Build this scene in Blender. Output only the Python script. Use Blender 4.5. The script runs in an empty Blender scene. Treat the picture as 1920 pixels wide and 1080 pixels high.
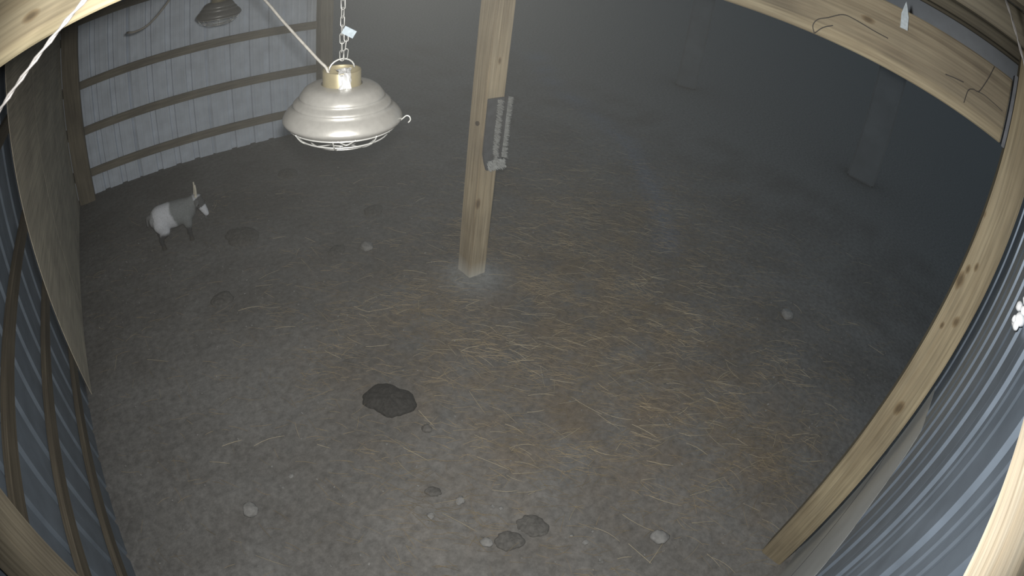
import bpy, bmesh, math, random
from mathutils import Vector, Matrix, noise
R = random.Random(7)
PI = math.pi
scene = bpy.context.scene
COL = scene.collection

# ------------------------------------------------------------------ camera
cam = bpy.data.cameras.new('barn_camera')
cam.type = 'PANO'
cam.sensor_fit = 'HORIZONTAL'
cam.sensor_width = 36.0
cam.sensor_height = 20.25
cam.panorama_type = 'FISHEYE_LENS_POLYNOMIAL'
cam.fisheye_fov = math.radians(175)
cam.fisheye_polynomial_k0 = 0.0
cam.fisheye_polynomial_k1 = -0.0511005726
cam.fisheye_polynomial_k2 = -0.000353382669
cam.fisheye_polynomial_k3 = 5.82255343e-05
cam.fisheye_polynomial_k4 = -2.82691079e-06
cam.clip_start = 0.005
cam.clip_end = 200
camo = bpy.data.objects.new('barn_camera', cam)
COL.objects.link(camo)
_c = [[0.7611322139, 0.3157701402, -0.5665394704], [-0.6384271814, 0.5188206345, -0.5685383744], [0.1144049253, 0.7944270689, 0.5964873387]]
camo.matrix_world = Matrix(((*_c[0], 0), (*_c[1], 0), (*_c[2], 2.4), (0, 0, 0, 1)))
scene.camera = camo

# ------------------------------------------------------------------ world, lamp of the camera, exposure
world = bpy.data.worlds.new('dusk_sky')
scene.world = world
world.use_nodes = True
bg = world.node_tree.nodes['Background']
bg.inputs['Color'].default_value = (0.66, 0.84, 1.0, 1)
bg.inputs['Strength'].default_value = 0.175
led = bpy.data.lights.new('camera_spotlight', 'SPOT')
led.energy = 265
led.spot_size = math.radians(160)
led.spot_blend = 1.0
led.color = (1.0, 0.985, 0.945)
led.shadow_soft_size = 0.02
ledo = bpy.data.objects.new('camera_spotlight', led)
COL.objects.link(ledo)
ledo.matrix_world = Matrix(((*_c[0], 0.0449), (*_c[1], 0.0876), (*_c[2], 2.4155), (0, 0, 0, 1)))
scene.view_settings.view_transform = 'Standard'
scene.view_settings.look = 'None'
scene.view_settings.exposure = 0.07
scene.view_settings.gamma = 1.0
scene.view_settings.use_curve_mapping = False


# ------------------------------------------------------------------ materials
def new_mat(name):
    m = bpy.data.materials.new(name)
    m.use_nodes = True
    nt = m.node_tree
    return m, nt, nt.nodes, nt.links, nt.nodes['Principled BSDF']


def ramp(nt, stops):
    r = nt.nodes.new('ShaderNodeValToRGB')
    e = r.color_ramp.elements
    while len(e) < len(stops):
        e.new(0.5)
    for i, (p, c) in enumerate(stops):
        e[i].position = p
        e[i].color = (*c, 1)
    return r


def mixc(nt, fac, a, b, mode='MIX'):
    n = nt.nodes.new('ShaderNodeMix')
    n.data_type = 'RGBA'
    n.blend_type = mode
    for sock, v in ((n.inputs[0], fac), (n.inputs[6], a), (n.inputs[7], b)):
        if isinstance(v, (int, float)):
            sock.default_value = v
        elif isinstance(v, tuple):
            sock.default_value = (*v, 1)
        else:
            nt.links.new(v, sock)
    return n.outputs[2]


def wood(name, light, dark, knots=(), band=None, base_white=None, seed=0.0):
    """sawn softwood, grain along the local X axis; knots = (x, across, radius) on local X and Z/Y"""
    m, nt, N, L, b = new_mat(name)
    tc = N.new('ShaderNodeTexCoord')
    mp = N.new('ShaderNodeMapping')
    mp.inputs['Scale'].default_value = (1.2, 26, 26)
    mp.inputs['Location'].default_value = (seed, seed * 1.7, seed * 0.3)
    L.new(tc.outputs['Object'], mp.inputs['Vector'])
    n1 = N.new('ShaderNodeTexNoise')
    n1.inputs['Scale'].default_value = 1.6
    n1.inputs['Detail'].default_value = 5
    n1.inputs['Distortion'].default_value = 0.7
    L.new(mp.outputs[0], n1.inputs['Vector'])
    mp2 = N.new('ShaderNodeMapping')
    mp2.inputs['Scale'].default_value = (3, 110, 110)
    L.new(tc.outputs['Object'], mp2.inputs['Vector'])
    n2 = N.new('ShaderNodeTexNoise')
    n2.inputs['Scale'].default_value = 1.0
    n2.inputs['Detail'].default_value = 3
    L.new(mp2.outputs[0], n2.inputs['Vector'])
    mid = tuple((a + c) / 2 for a, c in zip(light, dark))
    r1 = ramp(nt, [(0.28, dark), (0.47, mid), (0.7, light)])
    L.new(n1.outputs['Fac'], r1.inputs[0])
    r2 = ramp(nt, [(0.3, (0.72, 0.72, 0.72)), (0.6, (1.05, 1.05, 1.05))])
    L.new(n2.outputs['Fac'], r2.inputs[0])
    col = mixc(nt, 1.0, r1.outputs[0], r2.outputs[0], 'MULTIPLY')
    n3 = N.new('ShaderNodeTexNoise')
    n3.inputs['Scale'].default_value = 2.3
    n3.inputs['Detail'].default_value = 4
    L.new(tc.outputs['Object'], n3.inputs['Vector'])
    r3 = ramp(nt, [(0.35, (0.78, 0.76, 0.74)), (0.65, (1.1, 1.08, 1.02))])
    L.new(n3.outputs['Fac'], r3.inputs[0])
    col = mixc(nt, 1.0, col, r3.outputs[0], 'MULTIPLY')
    sep = N.new('ShaderNodeSeparateXYZ')
    L.new(tc.outputs['Object'], sep.inputs[0])
    for (kx, ky, kz, kr) in knots:
        vm = N.new('ShaderNodeVectorMath')
        vm.operation = 'SUBTRACT'
        L.new(tc.outputs['Object'], vm.inputs[0])
        vm.inputs[1].default_value = (kx, ky, kz)
        sc = N.new('ShaderNodeVectorMath')
        sc.operation = 'MULTIPLY'
        L.new(vm.outputs[0], sc.inputs[0])
        sc.inputs[1].default_value = (0.5 / kr, 1 / kr, 1 / kr)
        ln = N.new('ShaderNodeVectorMath')
        ln.operation = 'LENGTH'
        L.new(sc.outputs[0], ln.inputs[0])
        ad = N.new('ShaderNodeMath')
        ad.operation = 'MULTIPLY_ADD'
        L.new(n1.outputs['Fac'], ad.inputs[0])
        ad.inputs[1].default_value = 0.9
        L.new(ln.outputs['Value'], ad.inputs[2])
        rk = ramp(nt, [(0.52, (0.42, 0.37, 0.32)), (0.78, (0.72, 0.65, 0.58)), (1.0, (1, 1, 1))])
        dv = N.new('ShaderNodeMath')
        dv.operation = 'DIVIDE'
        L.new(ad.outputs[0], dv.inputs[0])
        dv.inputs[1].default_value = 1.5
        L.new(dv.outputs[0], rk.inputs[0])
        col = mixc(nt, 1.0, col, rk.outputs[0], 'MULTIPLY')
    if band:  # a strip of paler sapwood along one edge (local Z below the limit)
        rb = ramp(nt, [(0.0, (1.25, 1.25, 1.2)), (1.0, (0.94, 0.93, 0.92))])
        mr = N.new('ShaderNodeMapRange')
        mr.inputs['From Min'].default_value = band - 0.004
        mr.inputs['From Max'].default_value = band + 0.006
        L.new(sep.outputs['Z'], mr.inputs['Value'])
        L.new(mr.outputs[0], rb.inputs[0])
        col = mixc(nt, 1.0, col, rb.outputs[0], 'MULTIPLY')
    if base_white:  # lime dust caked on the foot of the post (local X below the limit)
        mr = N.new('ShaderNodeMapRange')
        mr.inputs['From Min'].default_value = 0.02
        mr.inputs['From Max'].default_value = base_white
        mr.inputs['To Min'].default_value = 1.0
        mr.inputs['To Max'].default_value = 0.0
        ad = N.new('ShaderNodeMath')
        ad.operation = 'MULTIPLY_ADD'
        L.new(n3.outputs['Fac'], ad.inputs[0])
        ad.inputs[1].default_value = 0.14
        L.new(sep.outputs['X'], ad.inputs[2])
        L.new(ad.outputs[0], mr.inputs['Value'])
        col = mixc(nt, mr.outputs[0], col, (0.62, 0.62, 0.58))
    L.new(col, b.inputs['Base Color'])
    b.inputs['Roughness'].default_value = 0.75
    b.inputs['Specular IOR Level'].default_value = 0.25
    bp = N.new('ShaderNodeBump')
    bp.inputs['Strength'].default_value = 0.25
    bp.inputs['Distance'].default_value = 0.004
    L.new(n2.outputs['Fac'], bp.inputs['Height'])
    L.new(bp.outputs[0], b.inputs['Normal'])
    return m


def plain(name, col, rough=0.6, metal=0.0, var=0.25, scale=20.0, bump=0.0, stretch=(1, 1, 1)):
    m, nt, N, L, b = new_mat(name)
    tc = N.new('ShaderNodeTexCoord')
    mp = N.new('ShaderNodeMapping')
    mp.inputs['Scale'].default_value = stretch
    L.new(tc.outputs['Object'], mp.inputs['Vector'])
    n = N.new('ShaderNodeTexNoise')
    n.inputs['Scale'].default_value = scale
    n.inputs['Detail'].default_value = 5
    L.new(mp.outputs[0], n.inputs['Vector'])
    r = ramp(nt, [(0.3, tuple(c * (1 - var) for c in col)), (0.7, tuple(min(1, c * (1 + var)) for c in col))])
    L.new(n.outputs['Fac'], r.inputs[0])
    L.new(r.outputs[0], b.inputs['Base Color'])
    b.inputs['Roughness'].default_value = rough
    b.inputs['Metallic'].default_value = metal
    if bump:
        bp = N.new('ShaderNodeBump')
        bp.inputs['Strength'].default_value = bump
        bp.inputs['Distance'].default_value = 0.01
        L.new(n.outputs['Fac'], bp.inputs['Height'])
        L.new(bp.outputs[0], b.inputs['Normal'])
    return m


def attr_mat(name, attr, rough=0.9, nscale=30.0, var=0.3, bump=0.5, bdist=0.01):
    """colour from a colour attribute of the mesh (the thing's own colouring), with fine procedural mottling"""
    m, nt, N, L, b = new_mat(name)
    at = N.new('ShaderNodeAttribute')
    at.attribute_name = attr
    tc = N.new('ShaderNodeTexCoord')
    n = N.new('ShaderNodeTexNoise')
    n.inputs['Scale'].default_value = nscale
    n.inputs['Detail'].default_value = 8
    n.inputs['Roughness'].default_value = 0.7
    L.new(tc.outputs['Object'], n.inputs['Vector'])
    r = ramp(nt, [(0.3, (1 - var,) * 3), (0.7, (1 + var,) * 3)])
    L.new(n.outputs['Fac'], r.inputs[0])
    L.new(mixc(nt, 1.0, at.outputs['Color'], r.outputs[0], 'MULTIPLY'), b.inputs['Base Color'])
    b.inputs['Roughness'].default_value = rough
    b.inputs['Specular IOR Level'].default_value = 0.15
    bp = N.new('ShaderNodeBump')
    bp.inputs['Strength'].default_value = bump
    bp.inputs['Distance'].default_value = bdist
    L.new(n.outputs['Fac'], bp.inputs['Height'])
    L.new(bp.outputs[0], b.inputs['Normal'])
    return m


PINE_L, PINE_D = (0.17, 0.148, 0.108), (0.11, 0.092, 0.064)
M_WOOD = wood('sawn_pine', PINE_L, PINE_D)
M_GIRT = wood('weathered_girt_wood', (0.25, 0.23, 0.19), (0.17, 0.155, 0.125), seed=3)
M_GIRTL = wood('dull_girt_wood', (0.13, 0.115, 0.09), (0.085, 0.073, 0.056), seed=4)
M_PLY = wood('dusty_plywood', (0.60, 0.555, 0.46), (0.50, 0.46, 0.38), seed=6)
M_PURLIN = wood('purlin_pine', (0.11, 0.10, 0.076), (0.075, 0.066, 0.05), seed=8)
M_CHAIN = plain('dull_chain_steel', (0.26, 0.26, 0.25), rough=0.4, metal=0.4)
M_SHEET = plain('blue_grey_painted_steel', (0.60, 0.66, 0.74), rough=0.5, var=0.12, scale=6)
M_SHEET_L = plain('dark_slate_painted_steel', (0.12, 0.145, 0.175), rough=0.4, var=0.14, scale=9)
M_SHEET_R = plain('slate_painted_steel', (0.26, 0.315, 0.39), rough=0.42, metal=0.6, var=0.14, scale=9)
M_SKYBLOCK = plain('dark_sky_blocker', (0.075, 0.09, 0.11), rough=0.5, var=0.1)
M_ROOF = plain('galvanised_roof_steel', (0.3, 0.31, 0.32), rough=0.5, metal=0.3, var=0.15, scale=8)
M_ALU = plain('dusty_spun_aluminium', (0.275, 0.268, 0.25), rough=0.33, metal=0.45, var=0.06, scale=60, bump=0.05)
M_ALUD = plain('dark_spun_aluminium', (0.13, 0.13, 0.125), rough=0.4, metal=0.4, var=0.1, scale=60)  # darker version of the shade metal, for the far lamp
M_BRASS = plain('brassy_collar_metal', (0.30, 0.26, 0.16), rough=0.35, metal=0.6, var=0.1, scale=30)
M_WIRE = plain('pale_plated_wire', (0.5, 0.5, 0.48), rough=0.35, metal=0.5, var=0.08)
M_FOIL = plain('crinkled_clear_foil', (0.9, 0.9, 0.9), rough=0.15, metal=0.7, var=0.05)
M_GLASS = plain('frosted_bulb', (0.8, 0.72, 0.62), rough=0.3, var=0.04)
M_CORD = plain('dusty_white_cord', (0.22, 0.21, 0.19), rough=0.7, var=0.2, scale=80)
M_CORDL = plain('pale_twisted_cord', (0.095, 0.09, 0.087), rough=0.5, var=0.2, scale=80)
M_DARKCORD = plain('brown_dusty_cord', (0.16, 0.15, 0.13), rough=0.7, var=0.2, scale=80)
M_BRUSH = plain('dark_grey_rubber', (0.06, 0.065, 0.075), rough=0.7, var=0.25)
M_BRISTLE = plain('pale_bristle', (0.28, 0.29, 0.285), rough=0.7, var=0.25, scale=60)
M_BOLT = plain('rusty_bolt', (0.1, 0.075, 0.055), rough=0.6, metal=0.5)
M_TAG = plain('milky_plastic_tag', (0.22, 0.26, 0.29), rough=0.4, var=0.2, scale=90)
M_TWINE = plain('black_twine', (0.03, 0.027, 0.025), rough=0.8)
M_WEB = plain('white_cobweb_fluff', (0.75, 0.77, 0.8), rough=0.9, var=0.1)
M_LOWPANEL = plain('pale_grey_panel', (0.5, 0.515, 0.51), rough=0.6, var=0.1, scale=5)
M_DARKGREY = plain('dark_grey_plain', (0.08, 0.085, 0.1), rough=0.6)
M_DUNG = plain('damp_dark_dung', (0.03, 0.028, 0.026), rough=0.85, var=0.4, scale=45, bump=0.9)
M_STONE = plain('dusty_limestone', (0.20, 0.198, 0.192), rough=0.9, var=0.2, scale=40, bump=0.4)
M_DAMP = plain('damp_trodden_dung', (0.088, 0.084, 0.078), rough=0.9, var=0.35, scale=45, bump=0.8)
M_STONED = plain('dull_earth_clod', (0.115, 0.108, 0.1), rough=0.95, var=0.3, scale=40, bump=0.5)
M_STRAW = plain('dry_straw', (0.26, 0.205, 0.125), rough=0.8, var=0.45, scale=3)
M_STRAWP = plain('bleached_straw', (0.4, 0.345, 0.24), rough=0.8, var=0.3, scale=3)
M_FARPOST = plain('pale_far_column', (0.185, 0.20, 0.21), rough=0.9, var=0.15, scale=2)
M_HORN = plain('horn', (0.62, 0.58, 0.48), rough=0.5, var=0.15, scale=30)
M_HOOF = plain('dark_hoof', (0.04, 0.036, 0.032), rough=0.6)
M_EYE = plain('dark_eye', (0.015, 0.012, 0.01), rough=0.15)
M_EAR = plain('grey_ear_fur', (0.16, 0.165, 0.17), rough=0.95)


# ------------------------------------------------------------------ object helpers
def link(name, me, mat=None, parent=None, smooth=False, loc=None):
    if mat is not None and not me.materials:
        me.materials.append(mat)
    if smooth:
        for p in me.polygons:
            p.use_smooth = True
    o = bpy.data.objects.new(name, me)
    COL.objects.link(o)
    if loc is not None:
        o.location = loc
    if parent is not None:
        o.parent = parent
    return o


def mesh(name, verts, faces):
    me = bpy.data.meshes.new(name)
    me.from_pydata([tuple(v) for v in verts], [], faces)
    me.validate()
    me.update()
    return me


def bm_mesh(name, bm):
    bmesh.ops.recalc_face_normals(bm, faces=bm.faces)
    me = bpy.data.meshes.new(name)
    bm.to_mesh(me)
    bm.free()
    return me


def tag(o, label=None, cat=None, group=None, kind=None):
    if label:
        o['label'] = label
    if cat:
        o['category'] = cat
    if group:
        o['group'] = group
    if kind:
        o['kind'] = kind
    return o


def empty(name, loc=(0, 0, 0), rz=0.0):
    o = bpy.data.objects.new(name, None)
    COL.objects.link(o)
    o.location = loc
    o.rotation_euler = (0, 0, rz)
    o.empty_display_size = 0.1
    return o


def bar_mesh(name, length, w, h, bevel=0.004, seg=1):
    """a timber: local X from 0 to length, Y and Z centred"""
    bm = bmesh.new()
    bmesh.ops.create_cube(bm, size=1)
    for v in bm.verts:
        v.co = Vector(((v.co.x + 0.5) * length, v.co.y * w, v.co.z * h))
    if bevel:
        bmesh.ops.bevel(bm, geom=bm.edges[:], offset=bevel, segments=seg, affect='EDGES')
    return bm_mesh(name, bm)


def bar(name, p0, p1, w, h, mat, parent=None, bevel=0.004, up=(0, 0, 1)):
    p0, p1 = Vector(p0), Vector(p1)
    d = p1 - p0
    x = d.normalized()
    u = Vector(up)
    if abs(x.dot(u)) > 0.98:
        u = Vector((0, 1, 0))
    y = u.cross(x).normalized()
    z = x.cross(y)
    me = bar_mesh(name, d.length, w, h, bevel)
    o = link(name, me, mat)
    mw = Matrix(((x.x, y.x, z.x, p0.x), (x.y, y.y, z.y, p0.y), (x.z, y.z, z.z, p0.z), (0, 0, 0, 1)))
    if parent is not None:
        o.parent = parent
        pm = Matrix.LocRotScale(parent.location, parent.rotation_euler, None)
        o.matrix_local = pm.inverted() @ mw
    else:
        o.matrix_world = mw
    return o


def tube_bm(bm, pts, r, sides=6, closed=False):
    pts = [Vector(p) for p in pts]
    n = len(pts)
    rad = r if isinstance(r, (list, tuple)) else [r] * n
    rings = []
    prev = None
    for i, p in enumerate(pts):
        if closed:
            t = (pts[(i + 1) % n] - pts[i - 1]).normalized()
        else:
            t = (pts[min(i + 1, n - 1)] - pts[max(i - 1, 0)]).normalized()
        if prev is None:
            a = Vector((0, 0, 1)) if abs(t.z) < 0.9 else Vector((1, 0, 0))
            u = t.cross(a).normalized()
        else:
            u = (prev - t * prev.dot(t)).normalized()
        prev = u
        v = t.cross(u)
        rings.append([bm.verts.new(p + (u * math.cos(2 * PI * k / sides) + v * math.sin(2 * PI * k / sides)) * rad[i]) for k in range(sides)])
    m = n if closed else n - 1
    for i in range(m):
        a, b = rings[i], rings[(i + 1) % n]
        off = 0
        if closed and i == n - 1:
            off = min(range(sides), key=lambda s: (a[0].co - b[s].co).length)
        for k in range(sides):
            bm.faces.new((a[k], a[(k + 1) % sides], b[(k + 1 + off) % sides], b[(k + off) % sides]))
    if not closed:
        bm.faces.new(rings[0][::-1])
        bm.faces.new(rings[-1])


def smooth_pts(ctrl, per=8):
    P = [Vector(p) for p in ctrl]
    P = [P[0] * 2 - P[1]] + P + [P[-1] * 2 - P[-2]]
    out = []
    for i in range(1, len(P) - 2):
        for k in range(per):
            t = k / per
            a, b, c, d = P[i - 1], P[i], P[i + 1], P[i + 2]
            out.append(0.5 * ((2 * b) + (c - a) * t + (2 * a - 5 * b + 4 * c - d) * t * t + (3 * b - a - 3 * c + d) * t ** 3))
    out.append(P[-2])
    return out


def tube(name, ctrl, r, mat, parent=None, per=8, sides=6, closed=False, smooth=True, raw=False):
    bm = bmesh.new()
    tube_bm(bm, ctrl if raw else smooth_pts(ctrl, per), r, sides, closed)
    return link(name, bm_mesh(name, bm), mat, parent, smooth)


def lathe(name, prof, mat, parent=None, seg=64, smooth=True, cap=False):
    verts, faces = [], []
    for (r, z) in prof:
        for k in range(seg):
            a = 2 * PI * k / seg
            verts.append((r * math.cos(a), r * math.sin(a), z))
    for i in range(len(prof) - 1):
        for k in range(seg):
            k2 = (k + 1) % seg
            faces.append((i * seg + k, i * seg + k2, (i + 1) * seg + k2, (i + 1) * seg + k))
    if cap:
        faces.append(tuple(range(seg)))
        faces.append(tuple((len(prof) - 1) * seg + k for k in reversed(range(seg))))
    return link(name, mesh(name, verts, faces), mat, parent, smooth)


# ------------------------------------------------------------------ the floor
PATCHES = [  # dark damp spots: x, y, half-sizes, turn
]


def fbm(x, y, s, o=4):
    return noise.fractal(Vector((x * s, y * s, 3.1)), 0.6, 2.0, o)


def straw_density(x, y):
    d = math.exp(-(((x - 2.45) / 0.95) ** 2 + ((y - 1.5) / 1.3) ** 2))
    d += 0.75 * math.exp(-(((x - 3.7) / 1.1) ** 2 + ((y - 2.5) / 1.1) ** 2))
    d += 0.45 * math.exp(-(((x - 1.35) / 0.8) ** 2 + ((y - 2.3) / 0.8) ** 2))
    d += 0.35 * math.exp(-(((x - 1.2) / 0.7) ** 2 + ((y - 1.1) / 0.5) ** 2))
    d += 0.4 * math.exp(-(((x - 2.6) / 0.7) ** 2 + ((y - 0.2) / 0.6) ** 2))
    return d + 0.05


def seg_dist(p, a, b):
    ab = (b[0] - a[0], b[1] - a[1])
    t = ((p[0] - a[0]) * ab[0] + (p[1] - a[1]) * ab[1]) / (ab[0] ** 2 + ab[1] ** 2)
    t = max(0, min(1, t))
    return math.hypot(p[0] - a[0] - ab[0] * t, p[1] - a[1] - ab[1] * t)


STREAK = [(8.0, 8.6), (6.42, 6.14), (5.55, 3.84), (4.46, 2.52), (3.9, 2.0)]  # course of a faint bluish streak in the floor colour


def axis(lo, hi, step, far_lo, far_hi):
    v = []
    x = lo
    while x < hi + 1e-6:
        v.append(x)
        x += step
    s = step
    x = v[-1]
    while x < far_hi:
        s *= 1.22
        x += s
        v.append(x)
    s = step
    x = v[0]
    while x > far_lo:
        s *= 1.22
        x -= s
        v.insert(0, x)
    return v


xs = axis(-0.9, 4.8, 0.04, -45, 45)
ys = axis(-0.5, 5.6, 0.04, -45, 45)
fv, fc = [], []
DUST = Vector((0.162, 0.161, 0.157))
BROWN = Vector((0.162, 0.132, 0.100))
PALE = Vector((0.30, 0.31, 0.31))
DARK = Vector((0.085, 0.080, 0.075))
STREAK_BLUE = Vector((0.155, 0.18, 0.225))
for y in ys:
    for x in xs:
        near = -1.5 < x < 7 and -1.5 < y < 9
        z = 0.0
        c = DUST.copy()
        if near:
            z = 0.006 * fbm(x, y, 2.3) + 0.003 * fbm(x + 9, y, 9.0)
            z = min(z, 0.008)
            n = fbm(x, y, 1.4)
            c = c.lerp(DARK, max(0, min(0.55, 0.25 + 0.45 * n)))
            n2 = fbm(x + 31, y - 7, 4.5)
            w = min(0.9, straw_density(x, y) * (0.55 + 0.6 * n2))
            c = c.lerp(BROWN, max(0, w))
            pd = math.hypot((x - 2.13), (y - 2.55) * 1.0)
            c = c.lerp(PALE, max(0, min(0.75, 1.25 * math.exp(-(pd / 0.20) ** 2) + 0.3 * n2 * math.exp(-(pd / 0.35) ** 2))))
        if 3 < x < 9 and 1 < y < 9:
            td = min(seg_dist((x, y), STREAK[i], STREAK[i + 1]) for i in range(len(STREAK) - 1))
            c = c.lerp(STREAK_BLUE, 0.55 * math.exp(-(td / 0.14) ** 2))
        fv.append((x, y, z))
        fc.append((c.x, c.y, c.z, 1))
nx = len(xs)
ff = [(j * nx + i, j * nx + i + 1, (j + 1) * nx + i + 1, (j + 1) * nx + i) for j in range(len(ys) - 1) for i in range(nx - 1)]
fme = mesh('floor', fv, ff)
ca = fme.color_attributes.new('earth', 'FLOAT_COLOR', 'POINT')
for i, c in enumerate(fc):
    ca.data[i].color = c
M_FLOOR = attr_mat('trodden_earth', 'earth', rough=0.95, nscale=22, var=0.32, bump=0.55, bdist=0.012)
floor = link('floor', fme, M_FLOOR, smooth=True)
tag(floor, kind='structure')


# ------------------------------------------------------------------ ribbed steel walls
def rib_profile(length, majors, minors, depth=0.019, wt=0.05, wb=0.022, mdepth=0.004, mw=0.03):
    """(u, d) along the wall; d is how far the sheet folds away from the room"""
    pts = []
    ev = [(u, 'M') for u in majors] + [(u, 'm') for u in minors]
    pts.append((0.0, 0.0))
    for u, k in sorted(ev):
        if k == 'M':
            a = [(u - wt / 2, 0), (u - wb / 2, depth), (u + wb / 2, depth), (u + wt / 2, 0)]
        else:
            a = [(u - mw / 2, 0), (u - mw / 6, mdepth), (u + mw / 6, mdepth), (u + mw / 2, 0)]
        for q in a:
            if pts[-1][0] + 1e-4 < q[0] < length - 1e-4:
                pts.append(q)
    pts.append((length, 0.0))
    return pts


def sheet_mesh(name, length, z0, z1, majors, minors, th=0.003, zs=None, **kw):
    """a steel sheet in local X (u) / Z, folding towards +Y (away from the room at -Y)"""
    pr = rib_profile(length, majors, minors, **kw)
    v, f = [], []
    n = len(pr)
    for off in (0.0, th):
        for z in (z0, z1):
            for (u, d) in pr:
                v.append((u, d + off, z))
    for i in range(n - 1):
        f.append((i, i + 1, n + i + 1, n + i))
        f.append((2 * n + i + 1, 2 * n + i, 3 * n + i, 3 * n + i + 1))
        f.append((i + 1, i, 2 * n + i, 2 * n + i + 1))
        f.append((n + i, n + i + 1, 3 * n + i + 1, 3 * n + i))
    f.append((0, n, 3 * n, 2 * n))
    f.append((n - 1, 3 * n - 1, 4 * n - 1, 2 * n - 1)[::-1])
    bm = bmesh.new()
    bv = [bm.verts.new(p) for p in v]
    for q in f:
        bm.faces.new([bv[i] for i in q])
    return bm_mesh(name, bm)


def sheets(parent, origin, rz, total, sheet_w, first_rib, pitch, z0, z1, mat, minors_at=(0.0762, 0.1524), **kw):
    """split the wall into the separate sheets it is clad with"""
    u = 0.0
    while u < total - 0.02:
        w = min(sheet_w, total - u)
        k0 = math.ceil((u - first_rib) / pitch - 1)
        maj, mino = [], []
        for k in range(k0, k0 + int(w / pitch) + 4):
            r = first_rib + k * pitch - u
            if 0.0 < r < w - 0.002:
                maj.append(r)
            for m_ in minors_at:
                if 0.01 < r + m_ < w - 0.01:
                    mino.append(r + m_)
        me = sheet_mesh('metal_sheet', w - 0.001, z0, z1, maj, mino, **kw)
        o = link('metal_sheet', me, mat, parent)
        c, s = math.cos(rz), math.sin(rz)
        o.location = Vector((origin[0] + c * u, origin[1] + s * u, 0)) - parent.location
        o.rotation_euler = (0, 0, rz)
        u += w


# back wall: inner side at y = 5.94, room towards -Y, local X = +X
wall_back = tag(empty('wall_back', (0.8, 5.94, 0)), kind='structure')
X0, X1 = -0.80, 2.30
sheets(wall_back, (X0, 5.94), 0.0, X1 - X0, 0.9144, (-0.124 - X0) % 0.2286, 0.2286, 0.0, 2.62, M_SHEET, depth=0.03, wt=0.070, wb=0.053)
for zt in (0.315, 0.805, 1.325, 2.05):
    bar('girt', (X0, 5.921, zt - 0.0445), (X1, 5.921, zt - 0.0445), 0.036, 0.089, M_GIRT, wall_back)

# left wall: room side faces +X, metal at x = -0.786
wall_left = tag(empty('wall_left', (-0.786, 2.7, 0)), kind='structure')
Y0, Y1 = -0.36, 5.94
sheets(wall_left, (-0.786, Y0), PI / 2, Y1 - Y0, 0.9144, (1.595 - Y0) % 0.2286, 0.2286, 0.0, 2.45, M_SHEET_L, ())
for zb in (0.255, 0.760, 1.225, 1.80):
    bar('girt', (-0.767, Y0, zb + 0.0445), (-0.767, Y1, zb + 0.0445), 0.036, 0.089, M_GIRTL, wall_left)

for k in range(3):  # plywood lining on the far half of the left wall
    ya, yb = 2.82 + k * 0.98, min(2.82 + (k + 1) * 0.98, 5.75)
    bar('lining_board', (-0.744, ya + 0.001, 1.19), (-0.744, yb - 0.001, 1.19), 0.006, 2.36, M_PLY, wall_left, 0.002)

# right wall: room side faces +Y, metal at y = -0.345
wall_right = tag(empty('wall_right', (0.8, -0.345, 0)), kind='structure')
RX0, RX1 = -0.80, 2.11
majors_w = [-0.55, -0.32, -0.09, 0.14, 0.36, 0.575, 0.828, 1.105, 1.275, 1.505, 1.64, 1.855, 2.06]
minors_w = [0.96, 0.747, 0.685, 0.49, 1.04, 1.38, 1.19, 1.74]
edges_w = [RX1, 1.17, 0.22, RX0]
for a, b_ in zip(edges_w[:-1], edges_w[1:]):
    w = a - b_
    me = sheet_mesh('metal_sheet', w - 0.001, 0.0, 2.58, [a - m_ for m_ in majors_w if b_ + 0.02 < m_ < a - 0.02], [a - m_ for m_ in minors_w if b_ + 0.02 < m_ < a - 0.02], depth=0.031, wt=0.046, wb=0.025)
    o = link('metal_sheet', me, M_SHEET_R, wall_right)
    o.location = Vector((a, -0.345, 0)) - wall_right.location
    o.rotation_euler = (0, 0, PI)
# thin pale grey panel low on the right wall, a dark line across it
panel_pts = [(2.10, 0.0), (2.10, 1.30), (1.74, 1.31), (1.58, 1.07), (1.34, 0.87), (1.05, 0.50), (0.72, 0.12), (0.66, 0.0)]


def plate(name, poly, y0, y1, mat, parent):
    n = len(poly)
    v = [(x, y0, z) for x, z in poly] + [(x, y1, z) for x, z in poly]
    f = [tuple(range(n))[::-1], tuple(range(n, 2 * n))] + [(i, (i + 1) % n, n + (i + 1) % n, n + i) for i in range(n)]
    bm = bmesh.new()
    bv = [bm.verts.new(p) for p in v]
    for q in f:
        bm.faces.new([bv[i] for i in q])
    o = link(name, bm_mesh(name, bm), mat, parent)
    o.location = -parent.location
    return o


plate('low_panel', panel_pts, -0.3448, -0.3444, M_LOWPANEL, wall_right)
plate('panel_dark_line', [(2.10, 0.885), (1.985, 0.75), (1.79, 0.515), (1.50, 0.19), (1.48, 0.19), (1.77, 0.515), (1.965, 0.75), (2.10, 0.915)], -0.3443, -0.3439, M_DARKGREY, wall_right)

# ------------------------------------------------------------------ posts
HX = 0.05  # the row of posts leans off the grid by about three degrees
TILT = math.atan(0.05)


def post(label, x, y, z1, mat, w=0.15, rz=0.0, group=None, d=None):
    o = link('support_post', bar_mesh('support_post', z1, w, d or w, 0.006, 2), mat)
    o.matrix_world = Matrix.Translation((x, y, -0.02)) @ Matrix.Rotation(rz, 4, 'Z') @ Matrix.Rotation(-PI / 2, 4, 'Y')
    tag(o, label, 'post', group or 'timber support posts')
    return o


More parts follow.
